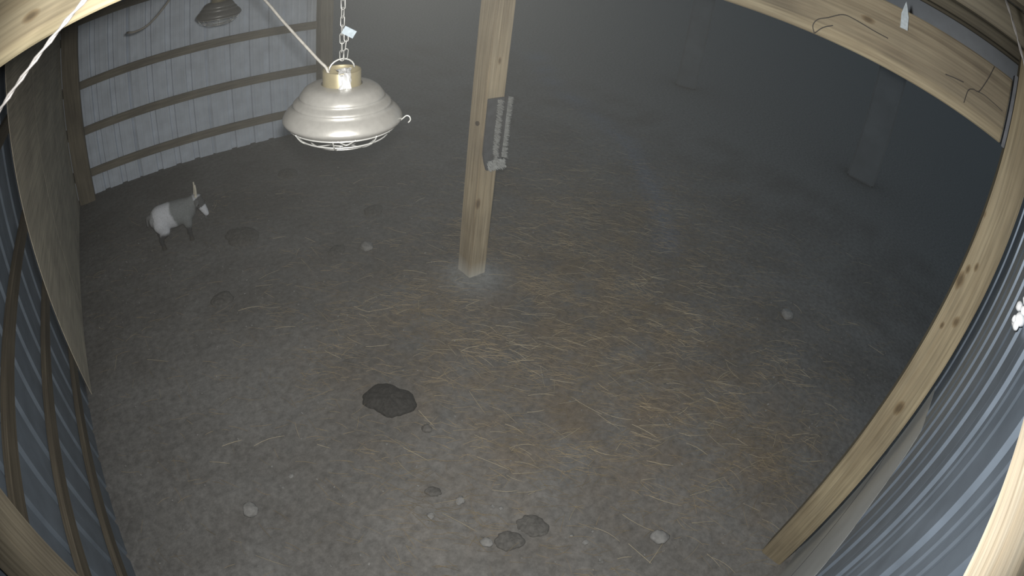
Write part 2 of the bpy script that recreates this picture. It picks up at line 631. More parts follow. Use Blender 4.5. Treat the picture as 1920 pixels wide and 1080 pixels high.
M_POSTC = wood('central_post_pine', (0.46, 0.39, 0.28), (0.27, 0.215, 0.14), knots=((0.64, -0.075, 0.055, 0.022), (1.63, -0.075, 0.0, 0.014)), base_white=0.22, seed=5)
M_POSTR = wood('right_post_pine', (0.31, 0.27, 0.19), (0.225, 0.185, 0.122), knots=((1.853, 0.044, 0.07, 0.011), (1.88, 0.016, 0.07, 0.011), (1.80, 0.055, 0.07, 0.02), (1.66, -0.01, 0.07, 0.014), (2.06, 0.07, 0.07, 0.010), (1.614, 0.035, 0.07, 0.009), (1.22, 0.0, 0.07, 0.02)), seed=9)
M_POSTL = wood('left_post_pine', (0.23, 0.205, 0.16), (0.17, 0.15, 0.115), seed=13)
centre_post = post('square pine post standing alone in the middle of the floor, whitened at its foot', 2.158, 2.622, 2.70, M_POSTC, 0.15)
right_post = post('square pine post at the right edge beside the slate ribbed wall', 2.012, -0.236, 2.80, M_POSTR, 0.14)
post('dark timber post ending the blue-grey ribbed wall behind the hanging lamp', 2.375, 5.87, 2.60, M_GIRT, 0.15)
post('corner post at the left end of the blue-grey ribbed back wall', -0.631, 5.834, 2.42, M_POSTL, 0.13, d=0.21)
post('near brown post on the left wall at the bottom left corner', -0.675, 0.735, 2.40, M_POSTL, 0.14)

# ------------------------------------------------------------------ header beam, rafters, roof
M_BEAM = wood('header_pine', (0.215, 0.19, 0.14), (0.145, 0.12, 0.086), knots=((1.15, 0.04, -0.05, 0.03), (0.62, 0.04, 0.02, 0.016)), band=-0.078, seed=21)
CHECKS = [
    [(1.9861, 0.6767, 2.301), (1.9867, 0.6893, 2.3288), (1.9861, 0.6755, 2.3593), (1.9842, 0.6352, 2.3838), (1.9817, 0.5813, 2.4185), (1.9795, 0.533, 2.4209), (1.9758, 0.4529, 2.4125), (1.9729, 0.3889, 2.4103)],
    [(1.986, 0.6744, 2.3041), (1.9848, 0.6477, 2.3369), (1.9831, 0.6106, 2.3612)],
    [(1.9615, 0.14, 2.4004), (1.9597, 0.1016, 2.4078), (1.9579, 0.0625, 2.4139)],
]
hb = bar('header_beam', (1.992, -0.142, 2.424), (2.115, 2.535, 2.424), 0.085, 0.25, M_BEAM, None, 0.005)
tag(hb, 'deep pine header beam meeting the right post below the roof', 'beam', 'header beams over the open side')
for pts in CHECKS:
    loc = [hb.matrix_world.inverted() @ Vector(p) for p in pts]
    tube('drying_check', loc, 0.0021, M_TWINE, hb, per=5, sides=5)['label'] = 'dark crack in the wood'
hb2 = bar('header_beam', (2.125, 2.71, 2.424), (2.335, 5.79, 2.424), 0.085, 0.25, M_BEAM, None, 0.005)
tag(hb2, 'pine header beam running from the central post to the back wall', 'beam', 'header beams over the open side')

SL = 0.074


def raf(y, name='rafter', parent=None, mat=M_WOOD):
    zc = 2.355 + 0.07
    return bar(name, (-0.78, y, zc - 0.78 * SL), (2.62, y, zc + 2.62 * SL), 0.04, 0.14, mat, parent)


M_RAFT = wood('near_rafter_pine', (0.215, 0.19, 0.135), (0.155, 0.13, 0.088), knots=((0.655, -0.02, 0.05, 0.014), (0.62, -0.02, -0.02, 0.010), (0.70, -0.02, 0.012, 0.009)), band=-0.05, seed=17)
r0 = raf(0.82, mat=M_RAFT)
tag(r0, 'bright pine rafter across the top left corner behind the pale cord', 'rafter')
ceiling = tag(empty('ceiling', (0.9, 2.8, 2.7)), kind='structure')
for y in (-0.318, 1.41, 2.07, 2.72, 3.38, 4.035, 4.7, 5.3, 5.86):
    raf(y, parent=ceiling)
for x in (-0.7, -0.05, 0.6, 1.25, 2.06, 2.55):
    zc = 2.355 + 0.14 + x * SL + 0.0455
    bar('purlin', (x, -0.45, zc), (x, 6.05, zc), 0.038, 0.089, M_PURLIN, ceiling)
for k in range(7):  # roof sheets, ribs running down the slope
    me = sheet_mesh('roof_sheet', 0.93, -0.95, 2.72, [0.12, 0.35, 0.58, 0.81], [0.2, 0.28, 0.43, 0.51, 0.66, 0.74])
    o = link('roof_sheet', me, M_ROOF, ceiling)
    a = math.atan(SL)
    # local X -> +Y of the room, local Z -> up the slope (+X), local Y (fold) -> up
    mx = Matrix(((0, -math.sin(a), math.cos(a), 0), (1, 0, 0, -0.47 + k * 0.93), (0, math.cos(a), math.sin(a), 2.355 + 0.14 + 0.09 + 0.002), (0, 0, 0, 1)))
    o.matrix_local = Matrix.Translation(-ceiling.location) @ mx

fs = bar('sky_blocker_1', (2.645, -0.46, 2.66), (2.645, 6.05, 2.66), 0.02, 0.24, M_SKYBLOCK)  # dark board added at the eave to block the bright sky gap
tag(fs, kind='structure')

# near diagonal brace at the lower right corner
M_BRACE = wood('brace_pine', (0.86, 0.79, 0.67), (0.66, 0.56, 0.43), seed=29)
bd = (Vector((0.640, -0.288, 2.4 - 0.294)) - Vector((0.446, -0.288, 2.4 - 0.360))).normalized()
upv = bd.cross(Vector((0, -1, 0))).normalized()
if upv.z < 0:
    upv = -upv
p_mid = Vector((0.54, -0.288, 2.4 - 0.333)) + upv * 0.07
br = bar('brace_board', p_mid - bd * 0.75, p_mid + bd * 0.45, 0.038, 0.14, M_BRACE, None, 0.003, up=upv)
tag(br, 'bright close-up pine brace board in the bottom right corner', 'board')

# ------------------------------------------------------------------ heat lamps
S = 1.298


def make_lamp(loc, label, rz=0.0, fine=True, shade=None):
    t = empty('heat_lamp', loc, rz)
    tag(t, label, 'lamp', 'caged heat lamps hanging from the rafters')
    prof = [(0.046, 0.068), (0.060, 0.0672), (0.074, 0.064), (0.0845, 0.0575), (0.0905, 0.0495), (0.0945, 0.0445), (0.0952, 0.0415), (0.0942, 0.039), (0.0995, 0.036), (0.1065, 0.0305),
            (0.1095, 0.0275), (0.110, 0.0245), (0.109, 0.0225), (0.1165, 0.017), (0.1245, 0.010), (0.131, 0.002), (0.1345, -0.005), (0.1352, -0.0085), (0.1335, -0.0125), (0.127, -0.019),
            (0.1235, -0.0215), (0.1215, -0.0205), (0.126, -0.014), (0.130, -0.008), (0.118, 0.008), (0.098, 0.029), (0.08, 0.05), (0.046, 0.0645)]
    lathe('lamp_shade', [(r * S, z * S) for r, z in prof], shade or M_ALU, t, 72)
    col = [(0.046, 0.064), (0.0425, 0.0665), (0.0425, 0.098), (0.0412, 0.1003), (0.0395, 0.0985), (0.0385, 0.084), (0.004, 0.084)]
    c = lathe('collar', [(r * S, z * S) for r, z in col], M_BRASS, t, 40)
    c['label'] = 'brass tinted round collar'
    bl = [(0.018, 0.075), (0.02, 0.055), (0.034, 0.03), (0.044, 0.008), (0.042, -0.008), (0.03, -0.015), (0.004, -0.017)]
    lathe('bulb', [(r * S, z * S) for r, z in bl], M_GLASS, t, 24)
    # wire guard: rings and spokes
    g = empty('wire_guard', (0, 0, 0))
    g.parent = t
    for (r, z) in ((0.122, -0.0235), (0.104, -0.044), (0.075, -0.060), (0.035, -0.068)):
        pts = [(r * S * math.cos(2 * PI * k / 40), r * S * math.sin(2 * PI * k / 40), z * S) for k in range(40)]
        tube('guard_ring', pts, 0.0022, M_WIRE, g, closed=True, raw=True)
    for k in range(8):
        a = 2 * PI * k / 8 + 0.2
        pts = [(r * S * math.cos(a), r * S * math.sin(a), z * S) for r, z in ((0.124, -0.021), (0.116, -0.034), (0.104, -0.0455), (0.075, -0.0615), (0.035, -0.0695), (0.003, -0.0705))]
        tube('guard_spoke', pts, 0.002, M_WIRE, g, per=3)
    if fine:
        for k in range(6):
            a = 2 * PI * k / 6 - PI / 2 - 0.35
            pts = []
            for q, (da, r, z) in enumerate(((-0.16, 0.123, -0.0215), (-0.06, 0.115, -0.031), (0.0, 0.113, -0.034), (0.06, 0.115, -0.031), (0.16, 0.123, -0.0215))):
                pts.append((r * S * math.cos(a + da), r * S * math.sin(a + da), z * S))
            tube('guard_clip', pts, 0.0018, M_WIRE, g, per=3)
        # the curled latch on the rim, towards the right of the lens
        a = math.atan2(-0.62, 0.78)
        u, w = Vector((math.cos(a), math.sin(a), 0)), Vector((0, 0, 1))
        base = u * 0.1265 * S + w * (-0.017 * S)
        pts = [base - u * 0.03 - w * 0.02, base, base + u * 0.014 + w * 0.012, base + u * 0.024 + w * 0.021, base + u * 0.033 + w * 0.019, base + u * 0.036 + w * 0.009, base + u * 0.030 + w * 0.000]
        tube('guard_latch', pts, 0.0021, M_WIRE, t, per=5)
    # bail: the loop the chain hooks into
    pts = [(0.03 * S * math.cos(q), 0, 0.1 * S + 0.03 * math.sin(q)) for q in [PI * k / 10 for k in range(11)]]
    tube('hanging_loop', pts, 0.0025, M_WIRE, t, raw=True)
    if fine:  # crinkled foil knotted over the collar's front lip
        bm = bmesh.new()
        fr = random.Random(3)
        n, mrow = 9, 12
        grid = []
        for j in range(mrow):
            row = []
            for i in range(n):
                s = (i / (n - 1) - 0.5)
                wdt = 0.034 * (1.0 - 0.35 * math.sin(PI * j / (mrow - 1)))
                q = j / (mrow - 1)
                out = 0.012 + 0.046 * min(1, q * 2.2)
                zz = 0.135 - 0.012 * q if q < 0.4 else 0.130 - 0.075 * (q - 0.4) / 0.6
                row.append(bm.verts.new((s * wdt * 2 * (0.7) + fr.uniform(-.003, .003), -out - 0.003 + fr.uniform(-.005, .002), zz + fr.uniform(-.003, .003))))
            grid.append(row)
        for j in range(mrow - 1):
            for i in range(n - 1):
                bm.faces.new((grid[j][i], grid[j][i + 1], grid[j + 1][i + 1], grid[j + 1][i]))
        fo = link('foil_wrap', bm_mesh('foil_wrap', bm), M_FOIL, t)
        fo.rotation_euler = (0, 0, math.atan2(-1.41, -0.6235) + PI / 2 + 0.15)
        fo['label'] = 'shiny crinkled foil over the collar'
    return t


LAMP = (0.6235, 1.41, 1.866)
make_lamp(LAMP, 'pale dusty metal heat lamp hanging near, left of the central post')
FAR = (0.781, 4.035, 1.866)
make_lamp(FAR, 'dark heat lamp hanging far off in front of the blue-grey back wall', 0.4, False, M_ALUD)


def chain(loc, z0, z1, label):
    t = empty('lamp_chain', (loc[0], loc[1], z0))
    tag(t, label, 'chain', 'lamp chains')
    Lk, Wk, wr = 0.031, 0.0062, 0.0016
    pts = []
    for k in range(16):
        a = 2 * PI * k / 16
        cx = Wk * math.cos(a)
        cz = Wk * math.sin(a) + (Lk / 2 - Wk if math.sin(a) > 0 else -(Lk / 2 - Wk))
        pts.append((cx, 0, cz))
    bm = bmesh.new()
    tube_bm(bm, pts, wr, 5, True)
    me = bm_mesh('chain_link', bm)
    me.materials.append(M_CHAIN)
    z = z0 + Lk / 2
    k = 0
    while z < z1:
        o = link('chain_link', me, None, t, True)
        o.location = (0, 0, z - z0)
        o.rotation_euler = (0, 0.04 * math.sin(k * 1.7), -0.75 + (PI / 2 if k % 2 else 0) + 0.25 * math.sin(k))
        z += Lk - 2 * wr - 0.003
        k += 1
    if z0 < 2.1 and loc[1] < 2:  # the loose tail of the chain
        for q in range(3):
            o = link('chain_link', me, None, t, True)
            o.location = (0.009, -0.006, 0.02 + q * 0.026)
            o.rotation_euler = (0.1, 0.12, -0.3 + q * 1.4)
    return t


chain(LAMP, 1.866 + 0.1 * S + 0.024, 2.385, 'pale steel chain carrying the near heat lamp')
chain(FAR, 1.866 + 0.1 * S + 0.024, 2.40, 'thin chain carrying the far dark heat lamp')

c1 = tube('power_cord', [(0.583, 1.405, 1.975), (0.577, 1.412, 2.005), (0.560, 1.44, 2.03), (0.50, 1.56, 2.13), (0.465, 1.66, 2.199), (0.41, 1.84, 2.29), (0.36, 2.04, 2.37)], 0.0045, M_CORD)
tag(c1, 'dusty pale power cord rising left from the near lamp collar', 'cord')
c2 = tube('power_cord', [(0.47, 3.39, 2.36), (0.40, 3.395, 2.20), (0.333, 3.40, 2.113), (0.25, 3.40, 2.03), (0.178, 3.40, 1.985), (0.10, 3.40, 1.972), (0.053, 3.45, 1.976), (0.055, 3.8, 1.932), (0.065, 4.5, 1.846), (0.08, 5.3, 1.748), (0.09, 5.93, 1.672)], 0.0075, M_DARKCORD)
tag(c2, 'slack cord looping in front of the back wall left of the far lamp', 'cord')


def twisted(name, a, b, r, turns, mat):
    a, b = Vector(a), Vector(b)
    t = (b - a).normalized()
    u = t.cross(Vector((0, 0, 1))).normalized()
    v = t.cross(u)
    bm = bmesh.new()
    for ph in (0, PI):
        pts = []
        for k in range(121):
            q = k / 120
            an = ph + turns * 2 * PI * q
            sag = Vector((0, 0, 0.004 * math.sin(5 * PI * q)))
            pts.append(a.lerp(b, q) + sag + (u * math.cos(an) + v * math.sin(an)) * r * 0.9)
        tube_bm(bm, pts, r, 5)
    return link(name, bm_mesh(name, bm), mat, None, True)


c3 = twisted('cord', (0.17, 0.43, 2.511), (-0.74, 0.43, 1.965), 0.0016, 30, M_CORDL)
tag(c3, 'pale twisted cord slanting close across the top left corner', 'cord')
c4 = twisted('cord', (0.88, 0.02, 2.688), (0.88, -0.31, 2.12), 0.0018, 10, M_CORDL)
tag(c4, 'pale thin cord slanting down the top right corner', 'cord')

# ------------------------------------------------------------------ scratching brush on the central post
bt = empty('scratching_brush', (2.16, 2.545, 0.9))
tag(bt, 'dark grey livestock scratching brush with pale bristles on the central post', 'brush')


def local_box(name, lo, hi, mat, parent, bevel=0.004):
    bm = bmesh.new()
    bmesh.ops.create_cube(bm, size=1)
    for v in bm.verts:
        v.co = Vector([(lo[i] + hi[i]) / 2 + v.co[i] * (hi[i] - lo[i]) for i in range(3)])
    bmesh.ops.bevel(bm, geom=bm.edges[:], offset=bevel, segments=2, affect='EDGES')
    o = link(name, bm_mesh(name, bm), mat, parent)
    return o


def curved_plate(name, x0, x1, mat, parent):
    """upright plate whose foot curls away from the post"""
    prof = []
    for k in range(15):
        q = k / 14
        z = 0.47 * q
        y = -0.012 - 0.05 * max(0, (0.28 - q) / 0.28) ** 2
        prof.append((y, z))
    v, f = [], []
    for x in (x0, x1):
        for (y, z) in prof:
            v.append((x, y, z))
        for (y, z) in prof:
            v.append((x, y + 0.02 if z > 0.1 else y + 0.016, z))
    n = len(prof)
    for k in range(n - 1):
        f += [(k, k + 1, 2 * n + k + 1, 2 * n + k), (n + k + 1, n + k, 3 * n + k, 3 * n + k + 1), (k + 1, k, n + k, n + k + 1), (2 * n + k, 2 * n + k + 1, 3 * n + k + 1, 3 * n + k)]
    f += [(0, 2 * n, 3 * n, n), (n - 1, 2 * n - 1, 4 * n - 1, 3 * n - 1)]
    bm = bmesh.new()
    bv = [bm.verts.new(p) for p in v]
    for q in f:
        bm.faces.new([bv[i] for i in q])
    return link(name, bm_mesh(name, bm), mat, parent)


curved_plate('brush_plate', -0.066, 0.062, M_BRUSH, bt)
local_box('side_plate', (0.078, -0.01, 0.03), (0.096, 0.075, 0.475), M_BRUSH, bt)


def bristle_row(x0, x1, ybase, ln, dirv, z0, z1, n, seed):
    rr = random.Random(seed)
    bm = bmesh.new()
    for _ in range(n):
        z = rr.uniform(z0, z1)
        q = z / 0.47
        yb = ybase - 0.05 * max(0, (0.28 - q) / 0.28) ** 2
        p = Vector((rr.uniform(x0, x1), yb, z))
        d = Vector(dirv) + Vector((rr.uniform(-.25, .25), rr.uniform(-.2, .2), rr.uniform(-.35, .15)))
        tube_bm(bm, [p, p + d.normalized() * ln * rr.uniform(0.7, 1.1)], [0.0025, 0.0012], 3)
    o = link('bristle_row', bm_mesh('bristle_row', bm), M_BRISTLE, bt)
    o['kind'] = 'stuff'
    o['label'] = 'pale row of bristles'


bristle_row(0.005, 0.03, -0.012, 0.035, (0.1, -1, 0), 0.03, 0.46, 420, 1)
bristle_row(0.085, 0.098, 0.0, 0.04, (0.9, -0.5, 0), 0.05, 0.47, 420, 2)
bristle_row(-0.055, 0.09, -0.014, 0.022, (0.3, -1, -0.5), 0.0, 0.05, 260, 3)
for (x, y, z) in ((2.076, 2.60, 1.19),):
    bm = bmesh.new()
    bmesh.ops.create_cone(bm, cap_ends=True, segments=6, radius1=0.016, radius2=0.014, depth=0.014)
    o = link('bolt', bm_mesh('bolt', bm), M_BOLT, None, False, (x, y, z))
    o.parent = centre_post
    o.matrix_local = centre_post.matrix_world.inverted() @ (Matrix.Translation((x, y, z)) @ Matrix.Rotation(PI / 2, 4, 'Y'))
    o['label'] = 'dark bolt head'

# ------------------------------------------------------------------ small things on the header beam and right wall
tg2 = link('plastic_tag', bar_mesh('plastic_tag', 0.036, 0.0016, 0.024, 0.0), M_TAG, None, False, (0.622, 1.40, 2.113))
tg2.rotation_euler = (0.15, 0.5, -0.4)
tag(tg2, 'small pale scrap caught on the chain of the near lamp', 'tag')
tg = plate('plastic_tag', [(-0.014, 0.0), (0.016, 0.0), (0.017, 0.055), (0.006, 0.094), (0.001, 0.108), (-0.004, 0.09), (-0.013, 0.05)], -0.001, 0.001, M_TAG, empty('tag_holder'))
h_ = tg.parent
tg.parent = None
bpy.data.objects.remove(h_)
tg.location = (1.932, 0.327, 2.474)
tg.rotation_euler = (0, 0.06, PI / 2)
tag(tg, 'milky plastic tag hanging over the header beam face', 'tag')
tw = tube('twine', [(1.938, -0.052, 2.545), (1.94, -0.035, 2.49), (1.942, -0.012, 2.43), (1.943, 0.0, 2.415), (1.944, 0.02, 2.412), (1.945, 0.038, 2.395), (1.944, 0.044, 2.345)], 0.0016, M_TWINE)
tag(tw, 'thin black twine strand dangling on the header beam near the right post', 'twine')
tw2 = tube('twine', [(1.943, 0.004, 2.414), (1.94, -0.03, 2.42), (1.938, -0.07, 2.417), (1.937, -0.118, 2.412)], 0.0015, M_TWINE)
tag(tw2, 'short black twine strand running to the right end of the header beam', 'twine')
# hanger of the beam end, a folded steel strap
hg = local_box('joist_hanger', (-0.003, -0.016, -0.13), (0.1, -0.001, 0.15), M_DARKGREY, None, 0.002)
hg.location = (1.945, -0.146, 2.424)
tag(hg, 'dark steel hanger between header beam end and right post', 'bracket')

# cobweb fluff on the ribbed wall
bm = bmesh.new()
for k in range(7):
    q = Matrix.Translation((R.uniform(-.02, .03), R.uniform(-.004, .012), R.uniform(-.035, .03)))
    bmesh.ops.create_icosphere(bm, subdivisions=2, radius=R.uniform(0.010, 0.020), matrix=q)
for v in bm.verts:
    v.co += Vector((noise.noise(v.co * 60), noise.noise(v.co * 60 + Vector((5, 0, 0))), noise.noise(v.co * 60 + Vector((0, 5, 0))))) * 0.006
wb = link('cobweb_tuft', bm_mesh('cobweb_tuft', bm), M_WEB, None, True, (1.27, -0.325, 2.04))
tag(wb, 'white cobweb tuft on the slate ribbed wall at the right edge', 'cobweb')

# ------------------------------------------------------------------ far columns out in the dark
for (azd, dist, w, h, lab) in ((9.8, 9.2, 0.5, 3.2, 'broad pale column far out in the dark, under the right end of the header beam'), (30.3, 11.0, 0.4, 3.4, 'slim pale column far out in the dark, right of the central post')):
    a = math.radians(azd)
    o = link('column', bar_mesh('column', h, w, w, 0.03, 2), M_FARPOST)
    o.matrix_world = Matrix.Translation((dist * math.cos(a), dist * math.sin(a), 0)) @ Matrix.Rotation(a, 4, 'Z') @ Matrix.Rotation(-PI / 2, 4, 'Y')
    tag(o, lab, 'column')

# ------------------------------------------------------------------ dark damp dung patches
DUNG = [
    (0.985, 1.84, 0.165, 0.118, 2.3, 0.040, 'largest dark dung heap, in the open left of the lower middle'),
    (0.80, 4.00, 0.15, 0.17, 0.3, 0.035, 'dark round dung heap right in front of the goat'),
    (1.56, 4.93, 0.10, 0.12, 0.4, 0.02, 'far dark dung patch below the back wall'),
    (1.13, 0.76, 0.085, 0.06, 2.2, 0.014, 'dark damp patch near the bottom edge, right of the pair'),
    (0.985, 0.765, 0.075, 0.055, 2.6, 0.012, 'dark damp patch near the bottom edge, left of the pair'),
    (1.40, 3.39, 0.085, 0.06, 0.6, 0.015, 'small dark patch between the lamp and the foot of the central post'),
    (0.41, 3.27, 0.10, 0.08, 0.5, 0.015, 'dull dark patch on the floor below the goat'),
    (0.85, 1.20, 0.045, 0.03, 2.4, 0.010, 'small dark clump between the largest heap and the bottom edge'),
    (1.95, 3.80, 0.11, 0.08, 0.5, 0.015, 'dark patch left behind the central post'),
]
for (x, y, a, b_, rz, h, lab) in DUNG:
    rr = random.Random(int(x * 1000))
    bm = bmesh.new()
    nr, ns = 9, 40
    top = bm.verts.new((0, 0, h))
    rings = []
    for i in range(1, nr + 1):
        q = i / nr
        ring = []
        for k in range(ns):
            an = 2 * PI * k / ns
            wob = 1 + 0.22 * noise.noise(Vector((math.cos(an) * 1.6 + x * 5, math.sin(an) * 1.6 + y * 3, 0))) + 0.07 * noise.noise(Vector((math.cos(an) * 6, math.sin(an) * 6, x)))
            px, py = a * q * wob * math.cos(an), b_ * q * wob * math.sin(an)
            z = h * (1 - q ** 2.2) + h * 0.35 * noise.noise(Vector((px * 40, py * 40, x))) * (1 - q ** 4)
            ring.append(bm.verts.new((px, py, max(z, 0.0) if q < 1 else -0.012)))
        rings.append(ring)
    for k in range(ns):
        bm.faces.new((top, rings[0][k], rings[0][(k + 1) % ns]))
        for i in range(nr - 1):
            bm.faces.new((rings[i][k], rings[i + 1][k], rings[i + 1][(k + 1) % ns], rings[i][(k + 1) % ns]))
    bm.faces.new(rings[-1][::-1])
    o = link('dung_heap', bm_mesh('dung_heap', bm), M_DUNG if h > 0.038 else M_DAMP, None, True, (x, y, 0.006))
    o.rotation_euler = (0, 0, rz)
    tag(o, lab, 'dung', 'dark dung heaps on the floor')


# ------------------------------------------------------------------ stones and clods
def stone(x, y, r, mat, lab, flat=0.6, seed=1, name='stone'):
    bm = bmesh.new()
    bmesh.ops.create_icosphere(bm, subdivisions=3, radius=1)
    for v in bm.verts:
        d = v.co.normalized()
        k = 1 + 0.28 * noise.noise(d * 1.4 + Vector((seed, 0, 0))) + 0.1 * noise.noise(d * 4 + Vector((0, seed, 0)))
        v.co = Vector((d.x * r * k * 1.15, d.y * r * k, d.z * r * k * flat))
    o = link(name, bm_mesh(name, bm), mat, None, True, (x, y, r * flat * 0.55))
    o.rotation_euler = (0, 0, seed * 1.3)
    tag(o, lab, 'stone', 'loose stones on the floor')


STN = [
    (0.0, 1.57, 0.038, M_STONE, 'pale lump on the floor at the lower left'),
    (1.58, 0.30, 0.042, M_STONE, 'large pale stone at the bottom edge, lower right'),
    (4.0, 0.80, 0.055, M_STONE, 'pale round stone alone in the dark, right part of the floor'),
    (0.89, 0.82, 0.026, M_STONE, 'pale stone left beside the pair of damp patches at the bottom'),
    (0.93, 1.08, 0.022, M_STONE, 'pale stone above the pair of damp patches'),
    (0.76, 1.09, 0.018, M_STONE, 'small round pale pebble below the small dark clump'),
    (1.27, 0.53, 0.014, M_STONE, 'tiny bright pebble right below the pair of damp patches'),
    (1.07, 0.93, 0.010, M_STONE, 'tiny white pebble just above the pair of damp patches'),
    (1.05, 1.55, 0.026, M_STONED, 'dull clod right below the largest dung heap'),
    (0.28, 1.66, 0.013, M_STONE, 'tiny pale pebble on the floor left of the largest dung heap'),
    (1.62, 3.30, 0.05, M_STONE, 'pale dusty clump left of the foot of the central post'),
]
for i, s in enumerate(STN):
    stone(*s, seed=i + 1)
# grit nobody could count
bm = bmesh.new()
for _ in range(900):
    x, y = R.uniform(-0.7, 4.5), R.uniform(-0.25, 5.0)
    r = R.uniform(0.002, 0.0055) * (1 + 0.6 * (R.random() < 0.06))
    bmesh.ops.create_cube(bm, size=1, matrix=Matrix.Translation((x, y, 0.004 + r * 0.4)) @ Matrix.Rotation(R.uniform(0, 6), 4, (R.random(), R.random(), 1)) @ Matrix.Diagonal((r * 2.2, r * 1.6, r * 1.3, 1)))
o = link('grit', bm_mesh('grit', bm), M_STONE)
tag(o, 'fine pale grit scattered over the earth floor', 'grit', kind='stuff')


# ------------------------------------------------------------------ straw
def straw(name, count, mat, label, accept, lmin, lmax, w, seed, z0=0.007):
    rr = random.Random(seed)
    v, f = [], []
    made = 0
    while made < count:
        x, y = rr.uniform(-0.7, 6.0), rr.uniform(-0.25, 5.2)
        if abs(x - 2.158) < 0.1 and abs(y - 2.622) < 0.1:
            continue
        if x > 1.9 and y < -0.1:
            continue
        if any(math.hypot(x - q[0], y - q[1]) < max(q[2], q[3]) * 1.05 for q in DUNG):
            continue
        if rr.random() > accept(x, y) * (0.55 + 0.75 * noise.noise(Vector((x * 2.2, y * 2.2, seed)))):
            continue
        made += 1
        an = rr.gauss(-0.75, 0.55)
        ln = rr.uniform(lmin, lmax)
        bend = rr.gauss(0, 0.35)
        n = 4
        p = Vector((x, y, z0 + rr.uniform(0, 0.010)))
        ww = w * rr.uniform(0.6, 1.3)
        lift = rr.uniform(-0.004, 0.01)
        base = len(v)
        for k in range(n + 1):
            a2 = an + bend * (k / n - 0.5)
            side = Vector((-math.sin(a2), math.cos(a2), 0)) * ww * 0.5 * (1 if k < n else 0.4)
            zz = Vector((0, 0, lift * math.sin(PI * k / n)))
            v.append(p + side + zz)
            v.append(p - side + zz)
            v.append(p + zz + Vector((0, 0, ww * 0.6)))
            p = p + Vector((math.cos(a2), math.sin(a2), 0)) * ln / n
        for k in range(n):
            b0 = base + 3 * k
            f += [(b0, b0 + 3, b0 + 5, b0 + 2), (b0 + 2, b0 + 5, b0 + 4, b0 + 1), (b0 + 1, b0 + 4, b0 + 3, b0)]
    o = link(name, mesh(name, v, f), mat)
    tag(o, label, 'straw', kind='stuff')
    return o


straw('straw_litter', 9000, M_STRAW, 'thin brown straw litter strewn round and right of the central post', lambda x, y: min(1, straw_density(x, y)), 0.04, 0.14, 0.0017, 11)
straw('straw_stalks', 600, M_STRAWP, 'longer bleached straw stalks lying over the brown litter', lambda x, y: min(1, straw_density(x, y) * 1.1), 0.07, 0.20, 0.0024, 12, 0.012)


# ------------------------------------------------------------------ the goat (faces +X)
def remesh(parts, voxel, name, smooth_it=6):
    bm = bmesh.new()
    for (a, b_, ra, rb, flat) in parts:
        a, b_ = Vector(a), Vector(b_)
        n = 9
        for k in range(n):
            q = k / (n - 1)
            p = a.lerp(b_, q)
            r = ra + (rb - ra) * q
            bmesh.ops.create_uvsphere(bm, u_segments=16, v_segments=10, radius=1, matrix=Matrix.Translation(p) @ Matrix.Diagonal((r, r * flat, r, 1)))
    me = bm_mesh(name + '_raw', bm)
    tmp = bpy.data.objects.new(name + '_raw', me)
    COL.objects.link(tmp)
    md = tmp.modifiers.new('r', 'REMESH')
    md.mode = 'VOXEL'
    md.voxel_size = voxel
    ms = tmp.modifiers.new('s', 'SMOOTH')
    ms.iterations = smooth_it
    ms.factor = 0.5
    dg = bpy.context.evaluated_depsgraph_get()
    dg.update()
    out = bpy.data.meshes.new_from_object(tmp.evaluated_get(dg))
    out.name = name
    bpy.data.objects.remove(tmp)
    bpy.data.meshes.remove(me)
    return out


gt = empty('goat', (0.285, 4.27, 0.0), 0.0)
tag(gt, 'small horned goat, white behind and grey in front, facing right by the back wall', 'goat')
gp = [
    # trunk
    ((-0.125, 0, 0.268), (-0.02, 0, 0.262), 0.108, 0.116, 0.86),
    ((-0.02, 0, 0.262), (0.09, 0, 0.262), 0.116, 0.108, 0.84),
    ((0.09, 0, 0.262), (0.125, 0, 0.275), 0.108, 0.088, 0.8),
    ((-0.125, 0, 0.268), (-0.165, 0, 0.258), 0.108, 0.078, 0.85),
    # neck and head, the face hanging and turned towards the room
    ((0.115, 0, 0.285), (0.190, -0.015, 0.320), 0.080, 0.058, 0.82),
    ((0.190, -0.012, 0.326), (0.222, -0.025, 0.330), 0.056, 0.052, 0.9),
    ((0.222, -0.025, 0.330), (0.262, -0.085, 0.247), 0.050, 0.030, 0.9),
    ((0.255, -0.078, 0.254), (0.270, -0.098, 0.224), 0.030, 0.025, 0.95),
]
for s in (-1, 1):  # legs
    gp += [
        ((0.095, 0.058 * s, 0.22), (0.10, 0.060 * s, 0.125), 0.052, 0.029, 0.8),
        ((0.10, 0.060 * s, 0.125), (0.102, 0.060 * s, 0.035), 0.025, 0.018, 1.0),
        ((-0.145, 0.056 * s, 0.23), (-0.115, 0.064 * s, 0.155), 0.072, 0.044, 0.75),
        ((-0.115, 0.064 * s, 0.155), (-0.172, 0.064 * s, 0.105), 0.040, 0.024, 0.9),
        ((-0.172, 0.064 * s, 0.105), (-0.163, 0.064 * s, 0.035), 0.023, 0.018, 1.0),
    ]
gme = remesh(gp, 0.009, 'goat_body')
ga = gme.color_attributes.new('coat', 'FLOAT_COLOR', 'POINT')
WHT, GRY, DRK, MID = Vector((0.56, 0.58, 0.62)), Vector((0.20, 0.215, 0.22)), Vector((0.045, 0.045, 0.05)), Vector((0.30, 0.31, 0.33))
